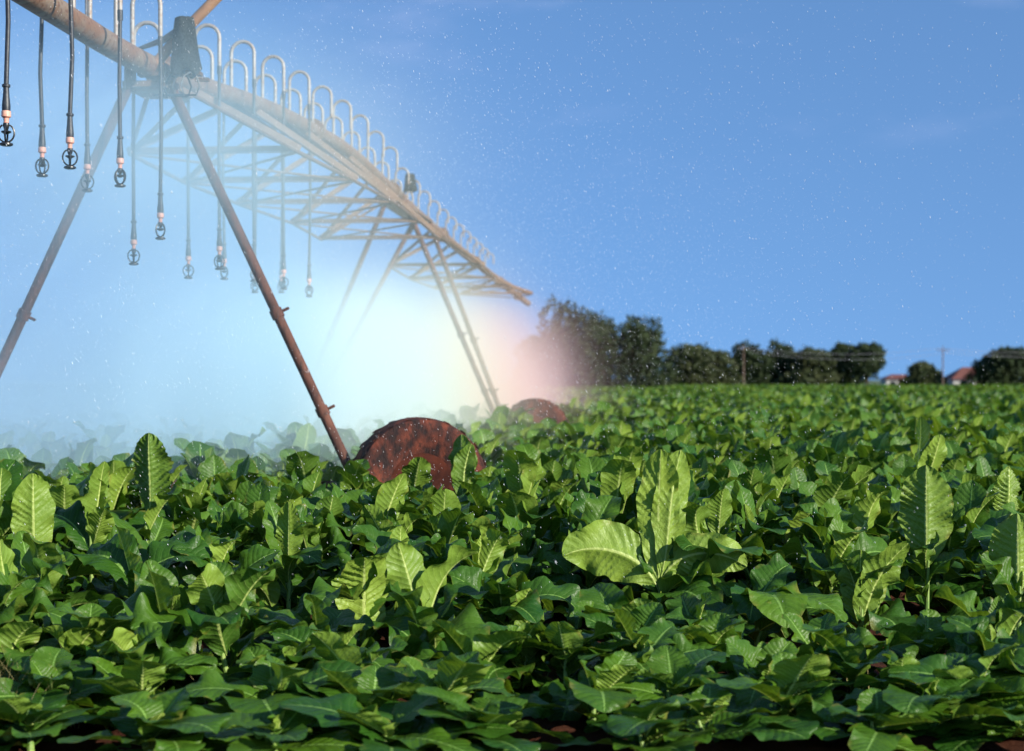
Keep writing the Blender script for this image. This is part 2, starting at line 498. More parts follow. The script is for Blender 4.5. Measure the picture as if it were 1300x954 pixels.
hero(190, 11.0, 'tobacco plant whose single dark-ribbed leaf stands above its neighbours, before the mist', [
    up_leaf(.58, .15, -95, 90, 2, .55, .35, lean=-6, fold=.4, corr=.035, seed=18)], .56)
hero(1172, 12.0, 'tobacco plant with a dark and a pale leaf standing side by side above the crop', [
    up_leaf(.62, .14, 150, 86, -4, .60, .1, lean=40, seed=21),
    up_leaf(.52, .12, -60, 72, 2, .60, .85, lean=-8, seed=22)], .62)
hero(1292, 8.7, 'tobacco plant with a ribbed striped leaf upright by the right edge of the picture', [
    up_leaf(.60, .17, -105, 92, -6, .16, .75, lean=-10, fold=.5, corr=.024, seed=25)], .36)
hero(1092, 8.8, 'tobacco plant with two narrow pale leaves crossing low in the front row', [
    up_leaf(.44, .12, -100, 84, 8, .12, .85, lean=-10, seed=28),
    up_leaf(.56, .12, -30, 68, 20, .12, .8, lean=-30, seed=29)], .34)
hero(462, 8.6, 'tobacco plant with a crumpled yellow-green leaf curling over at its tip, front row', [
    up_leaf(.56, .165, -84, 84, 50, .06, .95, lean=10, fold=.1, corr=.02, seed=31)], .32)
hero(586, 12.1, 'tobacco plant whose dark upright leaves stand against the rusty wheel', [
    up_leaf(.52, .12, -95, 92, 0, .56, .12, lean=-25, seed=33),
    up_leaf(.46, .10, -30, 80, 4, .56, .25, lean=-45, seed=34)], .58)
hero(118, 10.4, 'tobacco plant with twin rounded pale leaves behind the broad leaf at the picture edge', [
    up_leaf(.46, .11, -110, 90, 6, .50, .8, lean=-20, seed=36),
    up_leaf(.48, .13, -40, 80, 14, .50, .35, lean=20, seed=37)], .50)
hero(1278, 11.0, 'tobacco plant with an oval ribbed leaf upright near the right picture edge', [
    up_leaf(.48, .11, -80, 86, -4, .42, .75, lean=14, corr=.03, seed=39)], .48)
hero(170, 8.9, 'front tobacco plant with a folded dark leaf arching over a bright stalk', [
    dict(az=150, z=.30, tone=.12, spec=dict(L=.56, W=.17, th0=R(70), droop=R(120), p=1.0, fold=.55, ruffle=.02, corr=.012, lean=R(-20), twist=R(0), seed=41, nu=44, nv=13)),
    dict(az=10, z=.32, tone=.2, spec=dict(L=.52, W=.16, th0=R(70), droop=R(110), p=1.0, fold=.4, ruffle=.02, corr=.012, lean=R(30), twist=R(0), seed=42, nu=44, nv=13))], .40)
hero(524, 12.75, 'bushy dark tobacco plant directly in front of the near rusty wheel', [
    up_leaf(.44, .12, -70, 70, 20, .50, .3, lean=-20, seed=61)], .62, 12)
hero(366, 9.4, 'tobacco plant with a narrow lime leaf leaning to the right between dark ones', [
    up_leaf(.46, .085, -80, 72, -6, .34, .8, lean=-20, seed=44)], .42)
hero(960, 8.5, 'front tobacco plant with broad pale leaves drooping to the soil, one of them holed', [
    dict(az=-80, z=.30, tone=.85, spec=dict(L=.55, W=.16, th0=R(40), droop=R(100), p=1.0, fold=.15, ruffle=.02, corr=.010, lean=R(0), twist=R(0), seed=46, nu=44, nv=13)),
    dict(az=-40, z=.28, tone=.8, spec=dict(L=.58, W=.15, th0=R(40), droop=R(90), p=1.0, fold=.15, ruffle=.02, corr=.010, lean=R(0), twist=R(0), seed=47, nu=44, nv=13))], .30)

ORD = ['', 'first', 'second', 'third', 'fourth', 'fifth', 'sixth', 'seventh', 'eighth', 'ninth', 'tenth', 'eleventh', 'twelfth', 'thirteenth',
       'fourteenth', 'fifteenth', 'sixteenth', 'seventeenth', 'eighteenth', 'nineteenth', 'twentieth', 'twenty-first', 'twenty-second', 'twenty-third',
       'twenty-fourth', 'twenty-fifth', 'twenty-sixth', 'twenty-seventh', 'twenty-eighth', 'twenty-ninth', 'thirtieth', 'thirty-first', 'thirty-second']
GROUP = 'tobacco plants in rows across the field'
# wheel positions on the ground (kept clear of stems)
WHEELS = [(-.80, 13.6), (-5.46, 13.2)]
rows = []
y = 6.36
k = 0
while len(rows) < 21:
    rows.append(y); y += .40 if y < 7.4 else .50
plants = []       # (row index, x, y, hero or None)
for ri, yr in enumerate(rows):
    half = .325 * yr + .30
    x = -half + random.uniform(0, .3)
    while x < half:
        px, py = x + random.uniform(-.15, .15), yr + random.uniform(-.2, .2)
        ok = all((px - wx) ** 2 + (py - wy) ** 2 > .55 ** 2 for wx, wy in WHEELS)
        ok = ok and all((px - h['x']) ** 2 + (py - h['y']) ** 2 > .36 ** 2 and not (abs(px - h['x'] - .3 * (h['y'] - py)) < .42 and 0 < h['y'] - py < .62) for h in heroes)
        ok = ok and all(not (abs(px - h['x'] * py / h['y']) < .26 and 0 < h['y'] - py < .75) for h in heroes if h['y'] < 9.1)
        ok = ok and not (abs(px - heroes[0]['x'] - .04) < .66 and -.12 < heroes[0]['y'] - py < .66)
        if ok: plants.append([ri, px, py, None])
        x += .47 if ri > 3 else .45
for h in heroes:
    ri = min(range(len(rows)), key=lambda i: abs(rows[i] - h['y']))
    plants.append([ri, h['x'], h['y'], h])
plants = sorted(plants, key=lambda p: p[2])[:300]
LAST_Y = plants[-1][2] - .25
by_row = {}
for p in plants: by_row.setdefault(p[0], []).append(p)
NEAR_ROWS = 9
mid_meshes = []
for k in range(10):
    V, F, UV, T = merged_plant(700 + k, 13, 3)
    mid_meshes.append((mesh_np('foliage', V, F, UV, T, M_LEAF)))

def make_leaf_plant(p, label):
    ri, x, y, h = p
    r = np.random.default_rng(int(abs(x) * 1000) + int(y * 7919))
    root = empty('tobacco_plant', (x, y, 0), 0)
    if not h: root.rotation_euler = (r.uniform(-.16, .16), r.uniform(-.16, .16), 0)
    tag(root, label, 'tobacco plant', GROUP)
    if h: si = min(range(4), key=lambda i: abs(STEM_H[i] - h['H'] * .95)); n = h['extra']
    else: si = int(r.integers(0, 4)); n = 13 if y > 8.3 else 11
    st = link('stem', stems[si], root)
    H = STEM_H[si]
    if h:
        st.scale.z = h['H'] / H
        H = h['H']
    elif y < 8.6: H *= .62; st.scale.z = .62
    if not h and y < 7.5: root.scale = (.98, .98, .36 if y < 6.55 else .50 if y < 6.95 else .64)
    elif not h and any(abs(x - q['x']) < (.85 if q is heroes[0] else .3) and 0 < q['y'] - y < 1.6 for q in heroes): root.scale = (.95, .95, .62)
    for t, az, z in plant_layout(H, r, n):
        if h and t > .72: continue
        tt = tier(t)
        me = protos[tt][int(r.integers(0, len(protos[tt])))]
        o = link('leaf', me, root)
        o.location = (0, 0, z)
        s = r.uniform(.76, 1.04) * (1.06 if y < 8.6 else 1)
        o.scale = (s, s * r.uniform(.84, 1.0), s)
        o.rotation_euler = (r.uniform(-.35, .35), r.uniform(-.22, .22), az)
    if h:
        for lf in h['leaves']:
            V, F, UV = leaf_grid(**lf['spec'])
            o = link('leaf', mesh_np('leaf', V, F, UV, lf['tone'], M_LEAF), root)
            o.location = (0, 0, lf['z']); o.rotation_euler = (0, 0, R(lf['az']))
    return root

for ri, ps in by_row.items():
    ps.sort(key=lambda p: p[1])
    cnt = 0
    for p in ps:
        _, x, y, h = p
        px = 650 + FPX * x / y
        inside = 0 <= px <= 1300
        if inside: cnt += 1
        rowname = 'front' if ri == 0 else ORD[ri + 1]
        if h: label = h['label']
        elif inside:
            look = ['bushy dark green', 'broad-leaved green', 'green', 'leafy mid-green'][(ri + cnt) % 4]
            label = f'{look} tobacco plant, {ORD[cnt]} from the left in the {rowname} row of the crop'
        else:
            label = f'tobacco plant cut by the {"left" if px < 0 else "right"} picture edge in the {rowname} row of the crop'
        if h or ri < NEAR_ROWS:
            make_leaf_plant(p, label)
        else:
            r = random.Random(int(x * 1000) + int(y * 77))
            root = link('tobacco_plant', mid_meshes[r.randrange(10)])
            root.location = (x, y, 0); s = r.uniform(.84, 1.04)
            root.scale = (s, s, s * r.uniform(.95, 1.12)); root.rotation_euler = (0, 0, r.uniform(0, 6.28))
            tag(root, label, 'tobacco plant', GROUP)

# the rest of the crop, out to the trees: one mass
def field_rest():
    Vs, Fs, Us, Ts = [], [], [], []
    base = 0
    bands = [(LAST_Y + .42, 22, .50, .50, 12, 3, .94), (22, 34, .56, .56, 11, 2, 1.0), (34, 75, .72, .72, 9, 1, 1.08), (75, 226, 1.15, 1.25, 7, 0, 1.25)]
    for bi, (y0, y1, dx, dy, n, res, scl) in enumerate(bands):
        pr = [merged_plant(900 + bi * 20 + k, n, res, 1.0) for k in range(12)]
        yy = y0
        pos = []
        while yy < y1:
            half = .345 * yy + 2.0
            m = int(2 * half / dx)
            xs = -half + (np.arange(m) + rng.uniform(0, 1)) * dx + rng.uniform(-.15, .15, m)
            ys = yy + rng.uniform(-.3, .3, m) * dy
            pos.append(np.stack([xs, ys], -1)); yy += dy
        pos = np.concatenate(pos)
        keep = np.ones(len(pos), bool)
        for wx, wy in ((.58, 26.9), (-4.0, 26.5)):
            keep &= (pos[:, 0] - wx) ** 2 + (pos[:, 1] - wy) ** 2 > .5 ** 2
        pos = pos[keep]
        kind = rng.integers(0, 12, len(pos)); ang = rng.uniform(0, 6.28, len(pos)); s = rng.uniform(.9, 1.15, len(pos)) * scl
        sz = rng.uniform(.85, 1.15, len(pos)) / (scl if scl > 1.1 else scl * .97)
        for k in range(12):
            ix = np.where(kind == k)[0]
            V, F, UV, T = pr[k]
            c, sn = np.cos(ang[ix])[:, None], np.sin(ang[ix])[:, None]
            S = s[ix][:, None]
            X = (V[None, :, 0] * c - V[None, :, 1] * sn) * S + pos[ix, 0][:, None]
            Y = (V[None, :, 0] * sn + V[None, :, 1] * c) * S + pos[ix, 1][:, None]
            Z = V[None, :, 2] * S * sz[ix][:, None]
            VV = np.stack([X, Y, Z], -1).reshape(-1, 3)
            FF = (F[None] + (np.arange(len(ix)) * len(V))[:, None, None]).reshape(-1, 4) + base
            tj = rng.uniform(-.1, .25, len(ix))[:, None]
            Vs.append(VV); Fs.append(FF); Us.append(np.tile(UV, (len(ix), 1))); Ts.append(np.clip(T[None] + tj, 0, 1).ravel())
            base += len(VV)
    return mesh_np('tobacco_field', np.concatenate(Vs), np.concatenate(Fs), np.concatenate(Us), np.concatenate(Ts), M_LEAF)
fo = link('tobacco_field', field_rest())
tag(fo, 'dense green tobacco crop stretching back to the trees', 'crop', kind='stuff')

# ------------------------------------------------------------------ the irrigator
PIPE_AZ = math.atan(.0885)
T1 = (-3.13, 13.6)
irr = empty('pivot_irrigator', (T1[0], T1[1], 0), -PIPE_AZ)
tag(irr, 'long rusty irrigation pipe on A-frame towers with wheels, spraying water over the crop', 'irrigator')
zk = np.array([[-8, 4.20], [0, 4.17], [2, 4.36], [4.2, 4.57], [6.8, 4.70], [9.1, 4.78], [12.9, 4.64], [16.6, 4.53], [24.4, 4.39], [33, 4.26], [42, 4.17]])
def zp(s): return float(np.interp(s, zk[:, 0], zk[:, 1]))
mb = MB()
ss = np.linspace(-6.2, 42, 120)
zs = np.array([zp(s) for s in ss]); zs = np.convolve(np.pad(zs, 3, 'edge'), np.ones(7) / 7, 'valid')
def zps(s): return float(np.interp(s, ss, zs))
mb.tube([(0, s, z) for s, z in zip(ss, zs)], .098, 18)
mb.build('pipe', M_PIPE, irr)
for s in (-3.4, .35, 6.6, 12.7, 19.0, 25.2, 31.5, 37.5):
    z = zps(s); f = MB().lathe([(.10, -.02), (.155, -.02), (.155, .02), (.10, .02)], 18, 'y', (0, s, z)); f.build('pipe_flange', M_PIPE, irr)

# goosenecks and drops
def gooseneck(s, sd_, short):
    z = zps(s) + .09
    hgt = (.47 if not short else .34) * (1 if s < 13 else .75)
    r = .12 if s < 13 else .11
    pts = [(0, s, z), (0, s, z + hgt - r)]
    for k in range(1, 10):
        a = PI * k / 9
        pts.append((sd_ * (r - r * math.cos(a)), s, z + hgt - r + r * math.sin(a)))
    pts.append((sd_ * 2 * r, s, z + .08))
    MB().tube(pts, .019, 10).build('gooseneck', M_GALV, irr)
    return (sd_ * 2 * r, s, z + .08)

hb = MB()
for a in range(2):
    pts = []
    for k in range(17):
        an = R(28) + k / 16 * R(304)
        q = (.050 * math.sin(an), .058 * math.cos(an) - .065)
        pts.append((q[0], 0, q[1]) if a == 0 else (0, q[0], q[1]))
    hb.tube(pts, .0062, 6)
hb.lathe([(.018, .0), (.022, -.012), (.016, -.035), (.010, -.048)], 12)
hb.lathe([(.010, -.118), (.022, -.120), (.026, -.124), (.042, -.130), (.043, -.140), (.030, -.147)], 16)
hb.lathe([(.030, -.052), (.034, -.058), (.012, -.072)], 12)
HEAD = hb.mesh('sprinkler_head', M_BLACK)
cb = MB()
cb.lathe([(.022, .0), (.029, -.004), (.030, -.038), (.024, -.045), (.017, -.048), (.016, -.075), (.020, -.078)], 14)
COUP = cb.mesh('hose_coupling', M_PEACH)
def drop(top, zhead):
    """hose, weight, coupling and sprinkler; zhead is the height of the spray plate"""
    L = top[2] - zhead - .225
    m = MB()
    sway = random.uniform(-.012, .012)
    m.tube([(0, 0, 0), (0, 0, -.08)], .022, 10)
    m.tube([(0, 0, -.06), (sway, sway, -L * .5), (0, 0, -L + .16)], .0155, 10)
    m.lathe([(.0165, -L + .17), (.026, -L + .165), (.026, -L + .15), (.018, -L + .145), (.021, -L + .09), (.027, -L + .03), (.026, -L)], 12)
    o = m.build('drop_hose', M_HOSE, irr)
    o.location = top
    c = link('hose_coupling', COUP, o); c.location = (0, 0, -L)
    hd = link('sprinkler_head', HEAD, o); hd.location = (0, 0, -L - .078); hd.rotation_euler = (0, 0, random.uniform(-.5, .5))
right = [-4.5, -3.6, -2.5, -1.45, -.45] + [1.35 + 1.31 * k for k in range(21)]
left = [-3.9, -2.85, -1.8, -.85, .3] + [1.95 + 1.31 * k for k in range(11)]
for i, s in enumerate(right):
    tp = gooseneck(s, 1, False)
    if s < 6: drop(tp, 2.98 if s < -1 else 2.62 - .1 * (s > 1) + random.uniform(-.05, .05))
for i, s in enumerate(left):
    tp = gooseneck(s, -1, s > 0)
    if s < 6: drop(tp, 3.02 if s < -.5 else 2.54 + random.uniform(-.05, .05))

# towers
def clampring(m, a, b, t, r):
    a, b = Vector(a), Vector(b); d = (b - a).normalized(); p = a.lerp(b, t)
    m.tube([p - d * .04, p + d * .04], r * 1.28, 12)
    sdv = d.cross(Vector((0, 1, 0))).normalized()
    m.tube([p + sdv * r, p + sdv * (r + .07)], .014, 6)
def tower(s0, spread, half, both):
    """A-frame: legs from the pipe to the base beam, wheels at both ends of the beam"""
    zt = zps(s0)
    hb_ = half - .55
    for sg in (1, -1):
        for k, ds in enumerate((0, spread) if both else (0,)):
            m = MB()
            a, b = (sg * .16, s0 + ds, zps(s0 + ds) - .12), (sg * hb_ * 1.02, s0 + ds * .35, .60)
            m.tube([a, b], .044, 12)
            clampring(m, a, b, .58, .044); clampring(m, a, b, .82, .044)
            m.build('tower_leg', M_RUST, irr)
    m = MB(); m.box((0, s0 + spread * .2, .56), (2 * half - .5, .13, .13)); m.build('base_beam', M_RUST, irr, smooth=False)
    m = MB()
    m.box((0, s0 + spread * .5, zps(s0) - .16), (.44, .12 + spread, .05)); m.box((.17, s0, zps(s0) - .10), (.02, .26, .2)); m.box((-.17, s0, zps(s0) - .10), (.02, .26, .2))
    m.build('tower_cap', M_PIPE, irr, smooth=False)
    for sg in (1, -1):
        wheel(sg * half, s0 + spread * .2, R(24))
    for sg in (1, -1):     # forks that carry the wheels
        m = MB()
        x0 = sg * (half - .45)
        m.box((x0, s0 + spread * .2, .62), (.10, .16, .22)); m.box((sg * (half - .2), s0 + spread * .2 - .24, .62), (.62, .05, .10))
        m.build('wheel_fork', M_RUST, irr, smooth=False)

def wheel(x, s, yaw):
    RO, W = .605, .34
    m = MB()
    prof = [(.29, -W * .34), (.42, -W * .50), (.52, -W * .54), (.575, -W * .46), (.59, -W * .2), (.592, W * .2), (.575, W * .46), (.52, W * .54), (.42, W * .50), (.29, W * .34)]
    n = 56
    vs, fs = [], []
    for (r, h) in prof:
        for k in range(n):
            a = 2 * PI * k / n; vs.append((r * math.cos(a), h, r * math.sin(a)))
    for i in range(len(prof)):
        i2 = (i + 1) % len(prof)
        for k in range(n):
            k2 = (k + 1) % n
            fs.append((i * n + k, i * n + k2, i2 * n + k2, i2 * n + k))
    m.add(vs, fs)
    nl = 22
    for k in range(nl):                       # chevron lugs
        for sg in (1, -1):
            a = 2 * PI * (k + (.5 if sg > 0 else 0)) / nl
            rot = Matrix.Rotation(-a, 3, 'Y') @ Matrix.Rotation(sg * R(32), 3, 'X')
            c = Matrix.Rotation(-a, 3, 'Y') @ Vector((.583, sg * W * .24, 0))
            m.box(c, (.008, W * .52, .05), rot)
    o = m.build('wheel', M_TYRE, irr)
    o.location = (x, s, .585); o.rotation_euler = (0, 0, yaw)
    q = MB()
    q.lathe([(.29, -.115), (.285, -.10), (.27, -.05), (.18, -.02), (.12, -.06), (.11, -.09)], 32, 'y')
    q.lathe([(.29, .115), (.285, .10), (.27, .05), (.18, .03), (.12, .06), (.11, .09)], 32, 'y')
    for k in range(8):
        a = 2 * PI * k / 8
        q.lathe([(.014, -.085), (.014, -.06)], 6, 'y', (.16 * math.cos(a), -.0, .16 * math.sin(a)))
    q.build('rim', M_RIM, o)
tower(0, .5, 2.33, False)
tower(13.1, 3.0, 2.33, True)

# truss below the pipe: two rods, cross bars and V struts
def span(stations, sa, sb):
    """stations: (s, drop, half width); sa, sb: where the rods leave and meet the pipe"""
    for sg in (1, -1):
        pts = [(sg * .12, sa, zps(sa) - .12)] + [(sg * w_, s, zps(s) - dr) for s, dr, w_ in stations] + [(sg * .12, sb, zps(sb) - .12)]
        MB().tube(pts, .022, 8).build('truss_rod', M_TRUSS, irr)
    for i, (s, dr, w_) in enumerate(stations):
        z = zps(s)
        MB().angle((-w_, s, z - dr), (w_, s, z - dr), .055).build('cross_bar', M_TRUSS, irr, smooth=False)
        for sg in (1, -1):
            for ds in (-.75, .75):
                MB().angle((0, s + ds, zps(s + ds) - .10), (sg * w_, s, z - dr), .06).build('truss_strut', M_TRUSS, irr, smooth=False)
        if i + 1 < len(stations):
            s2, dr2, w2 = stations[i + 1]
            MB().tube([(-w_, s, z - dr), (w2, s2, zps(s2) - dr2)], .014, 6).build('sway_brace', M_TRUSS, irr)
            MB().tube([(w_, s, z - dr), (-w2, s2, zps(s2) - dr2)], .014, 6).build('sway_brace', M_TRUSS, irr)
span([(2.0, .62, .85), (4.3, .82, .98), (6.8, .92, 1.02), (9.6, .95, .95), (11.6, .95, .95)], .4, 13.0)
span([(18.2, .72, .95), (21.0, .75, .95), (25.0, .65, .95), (30.5, .42, 1.0)], 16.2, 36.5)

# over-tower mast tube, cables, covered control box
MB().tube([(.06, -.05, 4.20), (.25, -.05, 4.42), (1.15, -.05, 5.30), (1.6, -.05, 5.75)], .046, 12).build('mast_tube', M_TUBE, irr)
MB().tube([(1.45, -.05, 5.6), (-.05, -2.6, 4.95), (-.4, -5.5, 4.6)], .006, 6).build('stay_cable', M_HOSE, irr)
def bag():
    m = MB()
    prof = [(.055, .455), (.078, .45), (.088, .40), (.096, .30), (.105, .18), (.118, .08), (.128, .02), (.120, -.02), (.10, -.03)]
    n = 28
    vs, fs = [], []
    for i, (r, h) in enumerate(prof):
        for k in range(n):
            a = 2 * PI * k / n
            rr = r * (1 + .07 * math.sin(a * 5 + h * 9) + .05 * math.sin(a * 9 - h * 20)) * (1 + .05 * math.cos(a))
            vs.append((rr * math.cos(a), rr * math.sin(a), h + (.03 * math.sin(a * 4) if i > 6 else 0)))
    for i in range(len(prof) - 1):
        for k in range(n):
            k2 = (k + 1) % n; fs.append((i * n + k, (i + 1) * n + k, (i + 1) * n + k2, i * n + k2))
    fs.append(tuple(range(n)))
    m.add(vs, fs)
    return m
b_ = bag().build('covered_control_box', M_BAG, irr); b_.location = (.34, -.1, 4.14)
m = MB(); m.box((.20, -.05, 4.12), (.55, .10, .03)); m.box((.48, -.05, 4.07), (.12, .04, .03)); m.box((.34, -.05, 4.135), (.16, .16, .02))
m.build('box_bracket', M_TRUSS, irr, smooth=False)
for k in range(5):
    x0 = .27 + .045 * k
    pts = [(x0, -.12, 4.15)] + [(x0 + .10 * math.sin(PI * t) * (1 if k % 2 else -1), -.12 - .03 * k, 4.15 - .32 * t) for t in (.25, .5, .75)] + [(.05, -.02, 3.95)]
    MB().tube(pts, .0085, 6).build('control_cable', M_HOSE, irr)
m = MB(); m.tube([(.12, .0, 4.20), (-.08, -.12, 4.32), (.16, -.12, 4.40), (.30, -.1, 4.50)], .028, 8); m.build('cable_conduit', M_HOSE, irr)
b2 = bag().build('covered_control_box', M_BAG, irr); b2.location = (.22, 13.3, 4.72); b2.scale = (.9, .9, .62)

# ------------------------------------------------------------------ trees, houses and poles far behind the field
def tree_leaf_mat(name, a, b):
    return simple_mat(name, a, b, .5, .7, 0, 0, .35, .65, coords='Object', spec=.25)
M_T1 = tree_leaf_mat('dark_tree_leaves', (.014, .030, .010), (.040, .058, .018))
M_T2 = tree_leaf_mat('olive_tree_leaves', (.026, .042, .013), (.062, .072, .026))
M_BARK = simple_mat('bark', (.05, .035, .025), (.09, .07, .05), 3, .9, bump=.3)

def crown_mesh(lobes, n, size, mat, seed):
    r = np.random.default_rng(seed)
    vol = np.array([l[3] * l[4] * l[5] for l in lobes]) ** .7
    cnt = (n * vol / vol.sum()).astype(int)
    P = []
    for l, c in zip(lobes, cnt):
        d = r.normal(size=(c, 3)); d /= np.linalg.norm(d, axis=1)[:, None]
        rad = r.uniform(.35, 1.0, c) ** .4
        bump = 1 + .20 * np.sin(d[:, 0] * 5 + l[0]) * np.sin(d[:, 2] * 6 + l[1]) + .14 * np.sin(d[:, 1] * 11 + d[:, 2] * 9)
        P.append(np.array(l[:3]) + d * np.array(l[3:6]) * (rad * bump)[:, None])
    P = np.concatenate(P); n = len(P)
    P[:, 2] = np.maximum(P[:, 2], .15)
    a = r.normal(size=(n, 3)); a /= np.linalg.norm(a, axis=1)[:, None]
    b = np.cross(a, r.normal(size=(n, 3))); b /= np.linalg.norm(b, axis=1)[:, None]
    s = r.uniform(.5, 1.2, n)[:, None] * size
    V = np.stack([P - a * s, P + b * s * .45, P + a * s, P - b * s * .45], 1).reshape(-1, 3)
    F = np.arange(4 * n).reshape(-1, 4)
    return mesh_np('crown', V, F, None, None, mat, smooth=False)

def tree(px, d, width_px, top_px, label, mat, seed, group='trees at the far edge of the field', low=True, base_px=None):
    r = np.random.default_rng(seed)
    k = FPX / d
    x = (px - 650) / k; h = EYE + (482 - top_px) / k; wd = width_px / k
    root = empty('tree', (x, d, 0), 0)
    tag(root, label, 'tree', group)
    lobes = []
    nl = 8
    cz = h * (.50 if low else .62)
    for i in range(nl):
        a = r.uniform(0, 6.28); q = r.uniform(.15, .62)
        lx, ly = math.cos(a) * wd * .5 * q, math.sin(a) * wd * .4 * q
        rr = wd * r.uniform(.20, .30)
        rz = h * r.uniform(.18, .28)
        lz = r.uniform(h * (.22 if low else .42), h - rz * 1.05) if i else h - rz * 1.05
        lobes.append((lx, ly, lz, rr, rr, rz))
    lobes.append((0, 0, cz, wd * .36, wd * .32, h * .36))
    if low:
        for q in (-.33, 0, .33): lobes.append((q * wd, r.uniform(-.1, .1) * wd, h * .22, wd * .26, wd * .22, h * .24))
    m = MB()
    m.tube([(0, 0, -.2), (.05 * wd * r.uniform(-1, 1), 0, h * .25), (.05 * wd * r.uniform(-1, 1), 0, h * .6)], [h * .04, h * .03, h * .012], 8)
    for i in range(5):
        a = r.uniform(0, 6.28); z0 = h * r.uniform(.2, .4)
        m.tube([(0, 0, z0), (math.cos(a) * wd * .15, math.sin(a) * wd * .15, z0 + h * .15), (math.cos(a) * wd * .3, math.sin(a) * wd * .3, z0 + h * .3)], [h * .016, h * .012, h * .005], 6)
    m.build('trunk', M_BARK, root)
    link('crown', crown_mesh(lobes, int(1700 + 60 * width_px), .40 * (d / 240), mat, seed), root)
    return root

tree(722, 165, 76, 376, 'tallest tree of the wood, pale in the drifting spray', M_T1, 1)
tree(762, 170, 74, 396, 'hazy rounded tree just right of the tallest tree', M_T1, 2)
tree(808, 172, 92, 400, 'broad dark tree at the right end of the tall hazy clump', M_T1, 3)
tree(690, 190, 70, 420, 'low hazy tree left of the tallest one, mostly hidden by spray', M_T1, 4)
tree(868, 235, 78, 436, 'low olive bushy tree next to the tall hazy clump', M_T2, 5)
tree(906, 238, 64, 444, 'lowest olive bush in the tree line, left of the first power pole', M_T2, 6)
tree(958, 240, 62, 434, 'dark tree just right of the first power pole', M_T1, 7)
tree(992, 243, 46, 430, 'small-crowned dark tree with a peaked top, mid tree line', M_T1, 8)
tree(1026, 239, 66, 441, 'olive rounded tree, a dip between two darker trees', M_T2, 9)
tree(1066, 242, 60, 436, 'wide flat-topped dark tree near the right end of the tree line', M_T1, 10)
tree(1102, 240, 52, 436, 'dark tree with gaps in its crown, last of the long tree line', M_T1, 11, low=False)
tree(1172, 236, 50, 459, 'small round lone bush-like tree between two red roofs', M_T2, 12)
tree(1268, 232, 78, 440, 'large dark domed tree at the right edge of the picture', M_T1, 13)
tree(1316, 234, 60, 446, 'dark tree cut off by the right edge of the picture', M_T1, 14)

M_ROOF = simple_mat('red_roof', (.13, .045, .035), (.18, .065, .045), 3, .8, bump=.1)
M_WALL = simple_mat('whitewashed_wall', (.40, .40, .40), (.48, .47, .46), 1, .85, bump=0)
M_GLASS = simple_mat('dark_window', (.02, .025, .03), (.04, .05, .06), 2, .15, bump=0)
M_WOOD = simple_mat('pole_wood', (.13, .085, .06), (.20, .14, .10), 4, .85, bump=.2)
def house(px, d, wid, wall_h, roof_h, depth, label, rz=0):
    k = FPX / d
    root = empty('farm_house', ((px - 650) / k, d, 0), rz)
    tag(root, label, 'house', 'farm buildings beyond the field')
    hw, hd = wid / 2, depth / 2
    MB().box((0, 0, wall_h / 2), (wid, depth, wall_h)).build('wall', M_WALL, root, smooth=False)
    m = MB(); e = .4
    z0 = wall_h + .01
    m.add([(-hw - e, -hd - e, z0), (hw + e, -hd - e, z0), (hw + e, hd + e, z0), (-hw - e, hd + e, z0), (-hw * .45, 0, z0 + roof_h), (hw * .45, 0, z0 + roof_h)],
          [(0, 1, 5, 4), (1, 2, 5), (2, 3, 4, 5), (3, 0, 4), (3, 2, 1, 0)])
    m.build('roof', M_ROOF, root, smooth=False)
    for x in (-hw * .55, hw * .5):
        MB().box((x, -hd - .02, wall_h * .6), (.9, .06, wall_h * .35)).build('window', M_GLASS, root, smooth=False)
    MB().box((0, -hd - .02, wall_h * .42), (.9, .06, wall_h * .8)).build('door', M_WOOD, root, smooth=False)
house(1236, 246, 8.0, 1.5, 1.9, 6, 'low white house with a red hipped roof beside the large domed tree')
house(1140, 250, 4.6, 1.55, .75, 4, 'small white farm building with a thin red roof left of the lone bush')

def pole(px, d, top_px, label):
    k = FPX / d
    h = EYE + (482 - top_px) / k
    root = empty('power_pole', ((px - 650) / k, d, 0))
    tag(root, label, 'power pole', 'power poles beyond the field')
    MB().tube([(0, 0, -.3), (0, 0, h)], [.10, .075], 10).build('post', M_WOOD, root)
    MB().box((0, -.08, h - .55), (1.6, .07, .08)).build('crossarm', M_WOOD, root, smooth=False)
    for x in (-.75, 0.35, .75):
        MB().lathe([(.03, 0), (.06, .03), (.045, .10), (.06, .14), (.02, .18)], 8, 'z', (x, -.08, h - .49)).build('insulator', M_GLASS, root)
    return Vector(((px - 650) / k, d - .08, h - .3))
a = pole(944, 215, 438, 'wooden power pole standing against the dark middle trees')
b = pole(1197, 216, 440, 'wooden power pole against open sky right of the lone bush')
M_WIRE = simple_mat('wire', (.30, .30, .33), (.36, .36, .38), 2, .5, .5, 0)
def wire(p, q, sag, label):
    m = MB()
    pts = []
    for k in range(21):
        t = k / 20; s = p.lerp(q, t); s.z -= sag * 4 * t * (1 - t); pts.append(s)
    m.tube(pts, .022, 6)
    tag(m.build('power_line', M_WIRE), label, 'power line', 'wires between the power poles')
wire(a + Vector((-.75, 0, 0)), b + Vector((-.75, 0, 0)), .9, 'upper power line sagging between the two wooden poles')
wire(a + Vector((.75, .0, -.6)), b + Vector((.75, .0, -.6)), 1.0, 'lower power line sagging between the two wooden poles')
wire(b + Vector((-.75, 0, 0)), b + Vector((26, 3, -.1)), .5, 'upper power line running off past the domed tree')
wire(b + Vector((.75, 0, -.6)), b + Vector((26, 3, -.7)), .5, 'lower power line running off past the domed tree')

